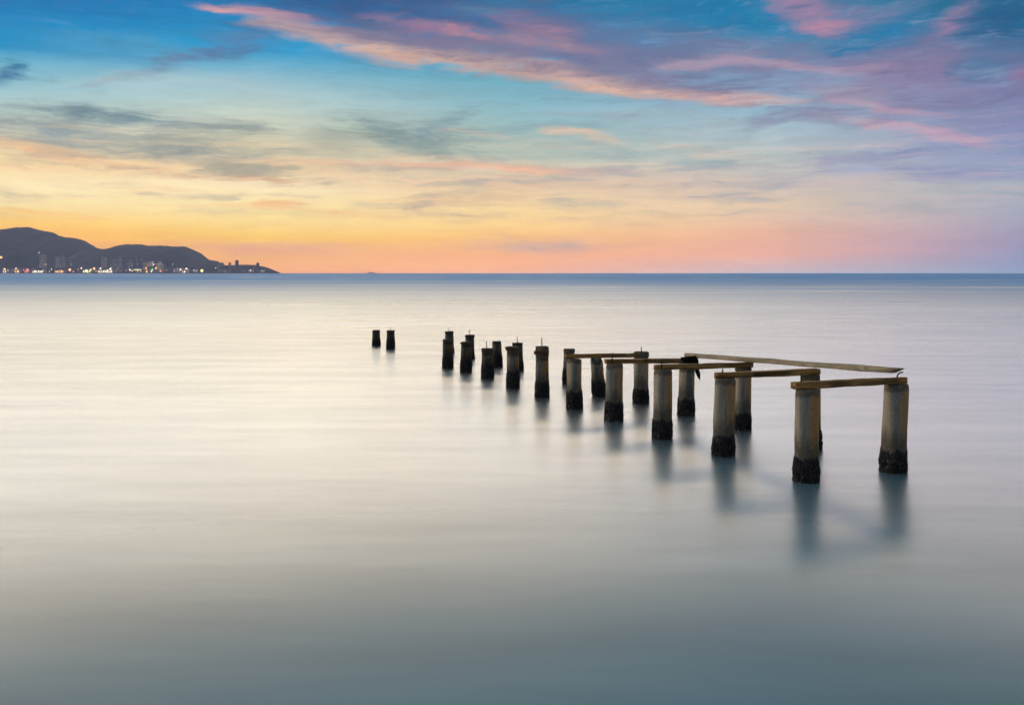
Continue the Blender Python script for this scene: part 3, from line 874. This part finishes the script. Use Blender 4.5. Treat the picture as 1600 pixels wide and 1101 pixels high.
# rag caught on the pile head
Yr = Yof(650, 26) - 0.03
bm = bmesh.new()
outline = [[(1064, 558), (1070, 557), (1077, 556.5), (1084, 556), (1089, 555.5)],
           [(1063, 560), (1070, 559), (1077, 558.5), (1085, 558.5), (1091, 559)],
           [(1064, 563), (1070, 562.5), (1077, 563.5), (1086, 564), (1091.5, 566)],
           [(1068, 566), (1073, 566), (1080, 567), (1086, 571), (1092, 576)],
           [(1082, 570), (1084, 572), (1086, 576), (1089.5, 584), (1094.5, 586)],
           [(1087.5, 582), (1088.5, 585), (1090, 588), (1092.5, 593), (1094.5, 594.5)]]
rows = []
for j, line in enumerate(outline):
    fr = []
    for k, (px, py) in enumerate(line):
        dd = -0.235 + 0.03 * math.sin(k * 2.1 + j) + (0.05 if k == 4 else 0)
        fr.append(bm.verts.new(P(px, py, Yr + dd)))
    rows.append(fr)
for j in range(len(rows) - 1):
    for k in range(4):
        bm.faces.new((rows[j][k], rows[j][k + 1], rows[j + 1][k + 1], rows[j + 1][k]))
geom = bmesh.ops.solidify(bm, geom=bm.faces[:], thickness=0.018)
bmesh.ops.subdivide_edges(bm, edges=bm.edges[:], cuts=1, use_grid_fill=True)
for v in bm.verts:
    v.co += Vector((mnoise.noise(v.co * 9), mnoise.noise(v.co * 9 + Vector((5, 5, 5))), mnoise.noise(v.co * 9 + Vector((9, 1, 3))))) * 0.02
rag = obj('torn_rag', bm, RAG)
tag(rag, 'dark torn rag draped on the pile head at the left end of the long plank', 'rag')

# ------------------------------------------------------------------ far shore
SY = 5000.0                      # distance of the waterfront
sil = [(-260, 372), (-180, 362), (-120, 368), (-60, 364), (-20, 362), (0, 360), (20, 358), (38, 355.5), (55, 357), (70, 360.5), (85, 363.5), (95, 369), (103, 371.5), (115, 371), (125, 373),
       (135, 377), (150, 386), (158, 389.5), (180, 389), (190, 386.5), (205, 381.5), (220, 382.5), (235, 384.5), (265, 385), (292, 385.5), (300, 388.5), (315, 397), (325, 404), (333, 406),
       (340, 408), (348, 413), (360, 415.5), (380, 414.5), (395, 413.5), (405, 414), (415, 417), (425, 421), (433, 424), (438, 426)]


def interp(tab, x):
    if x <= tab[0][0]: return tab[0][1]
    for (x0, y0), (x1, y1) in zip(tab, tab[1:]):
        if x <= x1: return y0 + (y1 - y0) * (x - x0) / (x1 - x0)
    return tab[-1][1]


low = [(-260, 398), (0, 400), (30, 392), (55, 396), (90, 408), (140, 414), (200, 417), (260, 415), (300, 414), (340, 414.5), (380, 416), (410, 418), (438, 426.5)]


def ridge(name, tab, Yf, Yc, Yb, nx, x0, x1, amp, label):
    bm = bmesh.new()
    ny = 14
    rows = []
    for j in range(ny + 1):
        t = j / ny
        row = []
        for i in range(nx + 1):
            px = x0 + (x1 - x0) * i / nx
            y = interp(tab, px)
            if t <= 0.7:
                u = t / 0.7
                Yd = Yf + (Yc - Yf) * u
                k = math.sin(u * math.pi / 2) ** 1.2
            else:
                u = (t - 0.7) / 0.3
                Yd = Yc + (Yb - Yc) * u
                k = math.cos(u * math.pi / 2)
            crest = (HY - y) / F * Yc + 3
            X = (px - CX) / F * (Yd * 0.4 + Yc * 0.6 if Yd < Yc else Yd)
            hz = crest * k
            if 0.05 < t < 1:
                hz += (mnoise.noise(Vector((X * 0.006, Yd * 0.004, 3))) * 20 * (1 - k) + mnoise.noise(Vector((X * 0.011, Yd * 0.011, 1))) * amp * 1.8 + mnoise.noise(Vector((X * 0.045, Yd * 0.045, 1))) * amp) * min(1, crest / 60)
            row.append(bm.verts.new((X, Yd, max(hz, 0) - (1.5 if k < 0.02 or crest < 3.5 else 0))))
        rows.append(row)
    for j in range(ny):
        for i in range(nx):
            bm.faces.new((rows[j][i], rows[j][i + 1], rows[j + 1][i + 1], rows[j + 1][i]))
    o = obj(name, bm, FOREST)
    return tag(o, label, kind='structure')


ridge('hills', sil, SY + 120, 6600, 7600, 300, -260, 438, 5, 'long forested hills above the far shore on the left')
ridge('foothills', low, SY + 60, 5500, 5900, 240, -260, 438, 4, 'low dark wooded slope behind the waterfront town')
# coastal ground the town stands on
bm = bmesh.new()
pts = [(-300, SY - 12), (120, SY - 14), (300, SY - 10), (400, SY), (436, SY + 40), (438, SY + 240), (-300, SY + 240)]
vs = [bm.verts.new(((px - CX) / F * Y, Y, 3.0)) for px, Y in pts]
f = bm.faces.new(vs)
r = bmesh.ops.extrude_face_region(bm, geom=[f])
for e in r['geom']:
    if isinstance(e, bmesh.types.BMVert): e.co.z = -2
shore = obj('shore_ground', bm, ROOF, smooth=False)
tag(shore, 'low built up shore under the hills', kind='structure')


def box(bm, x0, x1, y0, y1, z0, z1):
    v = [bm.verts.new(c) for c in ((x0, y0, z0), (x1, y0, z0), (x1, y1, z0), (x0, y1, z0), (x0, y0, z1), (x1, y0, z1), (x1, y1, z1), (x0, y1, z1))]
    for a in ((3, 2, 1, 0), (4, 5, 6, 7), (0, 1, 5, 4), (1, 2, 6, 5), (2, 3, 7, 6), (3, 0, 4, 7)):
        bm.faces.new([v[i] for i in a])


def outline_box(pts, y0, y1):
    """prism from an x-z outline"""
    bm = bmesh.new()
    a = [bm.verts.new((x, y0, z)) for x, z in pts]
    b = [bm.verts.new((x, y1, z)) for x, z in pts]
    bm.faces.new(a)
    bm.faces.new(list(reversed(b)))
    for i in range(len(pts)):
        j = (i + 1) % len(pts)
        bm.faces.new((a[j], a[i], b[i], b[j]))
    return bm


def tower(x0, x1, yt, fac, label, step=0.0, dY=60, cat='tower', name='apartment_tower', group='apartment towers on the far shore'):
    Y = SY + dY
    k = Y / F
    w = (x1 - x0) * k
    h = (HY - yt) * k + 3 - 3
    root = empty(name, ((x0 + x1) / 2 * k - CX * k, Y, 3.0), label, cat, group)
    hw = w / 2
    hh = h * (1 - step)
    pts = [(-hw, 0), (hw, 0), (hw, hh), (hw * 0.1, hh), (hw * 0.1, h), (-hw, h)] if step else [(-hw, 0), (hw, 0), (hw, h), (-hw, h)]
    obj('wall', outline_box(pts, -9, 9), FAC[fac], root, smooth=False)
    bm = bmesh.new()
    c = -hw * 0.4 if step else 0
    box(bm, c - hw * 0.35, c + hw * 0.35, -5, 5, h + 0.01, h + 4.5)
    obj('roof_plant_room', bm, ROOF, root, smooth=False)
    return root


def lowrise(x0, x1, yt, fac, label, lit=None, dY=8, roof='gable', ly=None):
    Y = SY + dY
    k = Y / F
    w = (x1 - x0) * k
    h = (HY - yt) * k
    root = empty('waterfront_building', ((x0 + x1) / 2 * k - CX * k, Y, 3.0), label, 'building', 'low buildings along the far waterfront')
    hw = w / 2
    hr = h * 0.7
    obj('wall', outline_box([(-hw, 0), (hw, 0), (hw, hr), (-hw, hr)], -7, 7), FAC[fac], root, smooth=False)
    e = 1.2
    obj('roof', outline_box([(-hw - e, hr + 0.01), (hw + e, hr + 0.01), (hw * 0.75, h), (-hw * 0.75, h)], -8, 8), ROOF, root, smooth=False)
    if lit:
        l0, l1, colr = lit
        x = l0
        while x < l1 - 0.8:
            wd = min(random.uniform(0.9, 1.9), l1 - x)
            bm = bmesh.new()
            za = random.uniform(0.8, 2.0)
            box(bm, (x - (x0 + x1) / 2) * k, (x + wd - (x0 + x1) / 2) * k, -7.25, -7.02, za, za + random.uniform(0.35, 0.6) * hr)
            obj('lit_window', bm, LAMP[colr], root, smooth=False)
            x += wd + random.uniform(0.9, 2.2)
    return root


tower(62.5, 71.5, 398, 0, 'lone tall pinkish apartment tower under the highest hill, leftmost of the towers')
tower(87.5, 94, 401, 0, 'brownish tower touching a broader one on its right, second tower from the left', dY=70)
tower(94.5, 103, 399, 1, 'broad grey tower with a stepped top, third tower from the left', step=0.12)
tower(105, 111, 405, 2, 'dim blue grey block right of the stepped tower')
tower(158.5, 166, 400.5, 0, 'slim pinkish tower below the saddle between the two hills')
tower(174, 182.5, 404, 1, 'grey slab right of the slim tower below the saddle')
tower(183.5, 191, 401, 1, 'taller grey slab in the middle of the waterfront, pale lit spots on it', step=0.1)
tower(192.5, 199.5, 404, 2, 'mauve grey block beside the taller middle slab')
tower(200.5, 207.5, 405, 1, 'grey block just left of the lit oval pavilion')
tower(208.5, 215.5, 402, 2, 'blue grey tower rising behind the lit oval pavilion')
tower(217.5, 223, 400, 2, 'dark narrow tower right behind the oval pavilion')
tower(224, 231, 410, 0, 'pinkish mid rise right of the oval pavilion')
tower(232, 239, 408, 3, 'pale mid rise block with warm lights near the green lamp')
tower(240, 246, 411, 0, 'rosy mid rise between the green lamp and the pink lamp')
tower(247, 255, 408, 3, 'pale block with lit flats behind the pink lamp', step=0.2)
tower(257, 262, 412, 2, 'narrow dark block under the lower hill crest')
tower(264, 270, 411, 2, 'bluish dark block right of the narrow dark one')
tower(340.5, 343.5, 411, 1, 'little grey tower where the hill slope meets the low point', dY=120)
tower(346, 351, 411, 1, 'squat grey block on the low point', dY=120, step=0.2)
tower(357.5, 360.5, 410.5, 1, 'thin grey tower left of the tallest block on the low point', dY=120)
tower(368, 372.2, 407, 2, 'tallest dark block standing alone on the low point', dY=140)
tower(401, 404.5, 411, 2, 'last small dark tower toward the tip of the low point', dY=140)

lowrise(-6, 5, 417, 2, 'dark low building at the left picture edge', None)
lowrise(5, 16, 418, 0, 'low building with a white lit front nearest the left edge', (6, 10, 'white'))
lowrise(18, 33, 417, 0, 'brownish low building with an orange lit front', (25, 30, 'orange'))
lowrise(37, 48, 419, 0, 'low building with a rosy red lit front', (40, 46, 'red'))
lowrise(50, 70, 418, 1, 'long low building with a white lit front at the foot of the lone tower', (52, 67, 'white'))
lowrise(86, 102, 419, 0, 'low building with a pale orange front below the stepped tower', (88, 99, 'orange'))
lowrise(128, 150, 418, 1, 'low building with the greenish yellow lit front', (131, 142, 'yellow'))
lowrise(153, 176, 418, 3, 'long low building with a bright white lit front below the saddle', (155, 175, 'white'))
lowrise(228, 243, 417, 0, 'low building with an orange lit front right of the pavilion', (229, 233, 'orange'))
lowrise(272, 284, 415, 3, 'pale low building without bright lights under the lower hill', None)
lowrise(285, 296, 416, 3, 'pale low building with a small white front under the lower hill', (286, 290, 'white'))
lowrise(297, 306, 418, 1, 'small grey low building left of the last bright lamp', None)
lowrise(344, 356, 417, 1, 'low grey house at the near foot of the low point', None, 40)
lowrise(376, 384, 418, 1, 'low house right of the tallest block on the low point', None, 40)
lowrise(388, 396, 418, 3, 'pale low house halfway along the low point', None, 40)
lowrise(406, 413, 419, 3, 'pale low house near the tip of the low point', None, 40)

# oval pavilion on the waterfront
k = SY / F
pv = empty('oval_pavilion', ((215.5 - CX) * k, SY - 4, 3.0), 'pale oval roofed pavilion on a slim stem, lit from below', 'pavilion')
bm = lathe([(17, 3), (19.5, 25), (21, 27), (23, 25), (25.5, 8), (26, 2)], 28)
bmesh.ops.scale(bm, vec=(1, 0.5, 1), verts=bm.verts)
obj('roof', bm, PALE, pv)
obj('stem', lathe([(0, 4.5), (4, 3.2), (16.9, 3.0)], 14), PALE, pv)
bm = lathe([(15.2, 20), (16.8, 23)], 24)
bmesh.ops.scale(bm, vec=(1, 0.5, 1), verts=bm.verts)
obj('lamp_ring', bm, LAMP['yellow'], pv)

# lamps
kinds = {}
lamps = [(1.5, 402, 'orange', 2.2, 260), (7, 420.5, 'orange', 1.8, -6), (25, 419.5, 'white', 1.3, -6), (43, 421.5, 'red', 2.0, -6), (61, 394.5, 'blue', 1.2, 330), (80.5, 420.5, 'white', 1.0, -6),
         (109, 421.5, 'orange', 2.3, -6), (114.5, 424, 'red', 1.2, -8), (127, 419, 'white', 1.3, -6), (135, 422.5, 'white', 1.9, -8), (141.5, 421.5, 'yellow', 1.5, -8), (147, 419.5, 'orange', 2.2, -6),
         (157, 419.5, 'white', 1.4, -6), (168, 422.5, 'white', 1.6, -8), (172.5, 420, 'white', 1.9, -6), (203, 421.5, 'white', 1.4, -6), (228.5, 419, 'orange', 1.5, -8), (238, 421, 'green', 1.7, -8),
         (240, 413, 'white', 1.1, -2), (244, 419, 'orange', 1.7, -6), (236.5, 424, 'white', 1.2, -9), (251, 423.5, 'red', 1.5, -8), (282, 421, 'white', 1.6, -6), (291, 419.5, 'white', 1.4, -6),
         (303, 422, 'blue', 1.2, -6), (315.5, 422.8, 'yellow', 2.6, -8), (337, 418.5, 'white', 0.9, 20), (391, 422.5, 'white', 1.1, 20), (410, 423.5, 'blue', 1.0, 20), (54, 424, 'white', 1.3, -9), (66, 424, 'white', 1.3, -9),
         (28, 423.5, 'orange', 1.6, -9), (90, 424, 'orange', 1.1, -9), (98, 424, 'orange', 1.1, -9), (161.5, 424, 'white', 1.3, -9), (174, 424.3, 'white', 1.4, -9)]
ldesc = {
    0: 'orange lamp high on the slope at the left picture edge', 1: 'orange lamp nearest the left edge on the waterfront', 2: 'small white lamp above the orange lit building', 3: 'rosy red lamp on the left waterfront',
    4: 'faint bluish lamp on the dark slope above the lone tower', 5: 'tiny white lamp between the lone tower and the stepped tower', 6: 'tall orange lamp right of the stepped tower', 7: 'small red lamp right beside the tall orange lamp',
    8: 'small white lamp left of the greenish yellow front', 9: 'bright white lamp on the greenish yellow front', 10: 'yellow lamp between a white and an orange one', 11: 'big orange lamp right of the yellow one',
    12: 'white lamp left above the bright white front', 13: 'white lamp low at the bright white front', 14: 'brighter white lamp right above the bright white front', 15: 'white lamp just left of the oval pavilion',
    16: 'orange lamp right of the oval pavilion', 17: 'the only green lamp on the waterfront', 18: 'white lamp highest among the pinkish mid rises', 19: 'orange lamp right of the green one', 20: 'white lamp at the water below the green one',
    21: 'pinkish red lamp right of the green one', 22: 'white lamp left at the pale low buildings under the lower hill', 23: 'white lamp right at the pale low buildings under the lower hill', 24: 'dim bluish lamp between pale buildings and the big yellow lamp',
    25: 'big pale yellow lamp, last bright one on the right', 26: 'tiny white lamp where the hill meets the low point', 27: 'tiny white lamp under the middle of the low point', 28: 'dim bluish lamp near the tip of the low point',
    29: 'white lamp at the water left of the lone tower', 30: 'white lamp at the water right below the lone tower', 31: 'orange lamp low at the orange lit building', 32: 'small orange lamp low, left below the stepped tower',
    33: 'small orange lamp low, right below the stepped tower', 34: 'white lamp at the water below the slim tower', 35: 'white lamp low at the right end of the bright white front'}
for i in range(26):
    px = 3 + 315 * (i + random.uniform(-0.4, 0.4)) / 26
    lamps.append((px, random.uniform(420.5, 424.5), random.choice(['orange', 'white', 'orange', 'white', 'red']), random.uniform(0.55, 0.9), -9))
for i, (px, py, c, r, dY) in enumerate(lamps):
    Y = SY + dY
    p = P(px, py, Y)
    gz = 3.0 if dY < 100 else max(3.0, p.z - 14)
    if p.z < gz + 1: p.z = gz + 1
    rr = r * Y / F * 0.8
    t = empty('shore_lamp', (p.x, Y, gz), ldesc.get(i, 'tiny warm lamp, one of the string of small lights along the far waterfront'), 'lamp', 'lamps shining along the far shore' if i < 36 else 'tiny string lights on the far waterfront')
    bm = bmesh.new()
    bmesh.ops.create_icosphere(bm, subdivisions=2, radius=rr)
    obj('lamp_head', bm, LAMP[c], t, loc=(0, 0, p.z - gz))
    bm = bmesh.new()
    box(bm, -0.35, 0.35, -0.35, 0.35, -0.5 if dY < 100 else -30, max(0.2, p.z - gz - rr - 0.02))
    obj('mast', bm, METAL, t, smooth=False)

# islet
bm = lathe([(-2, 46), (0.5, 44), (4, 32), (8, 17), (10.5, 7), (11.5, 1)], 30, lambda a, z, r: (r * (1 + 0.18 * mnoise.noise(Vector((math.cos(a), math.sin(a), z * 0.3)))), z))
isl = obj('islet', bm, FOREST, loc=((580 - CX) / F * 8600, 8600, 0))
tag(isl, 'tiny dark islet on the horizon right of the hills', kind='structure')

# ------------------------------------------------------------------ haze
bm = bmesh.new()
box(bm, -FAR - 50, FAR + 50, -350, FAR + 50, -3.0, HAZE_TOP)
hz, q = newmat('sea_haze')
pvn = q.new('ShaderNodeVolumePrincipled')
pvn.inputs['Color'].default_value = (0.78, 0.77, 1.0, 1)
pvn.inputs['Density'].default_value = HAZE_D
pvn.inputs['Anisotropy'].default_value = 0.0
o = q.new('ShaderNodeOutputMaterial')
q.t.links.new(pvn.outputs[0], o.inputs['Volume'])
haze = obj('haze', bm, hz, smooth=False)
tag(haze, 'thin evening haze over the sea', kind='stuff')

# ------------------------------------------------------------------ camera and render settings
cam = bpy.data.cameras.new('camera')
cam.sensor_width = 36
cam.lens = 36 * F / 1600
cam.shift_y = -(550.5 - HY) / 1600
cam.clip_start = 0.1
cam.clip_end = 60000
co = bpy.data.objects.new('camera', cam)
COL.objects.link(co)
co.location = (0, 0, H)
co.rotation_euler = (math.radians(90), 0, 0)
S.camera = co
S.view_settings.view_transform = 'Standard'
S.view_settings.look = 'None'
S.view_settings.exposure = 0
S.view_settings.gamma = 1
cy = S.cycles
cy.use_adaptive_sampling = True
cy.adaptive_threshold = 0.015
cy.adaptive_min_samples = 20
cy.use_denoising = True
cy.denoiser = 'OPENIMAGEDENOISE'
cy.max_bounces = 6
cy.diffuse_bounces = 2
cy.glossy_bounces = 3
cy.volume_bounces = 1
cy.sample_clamp_indirect = 6
S.render.film_transparent = False
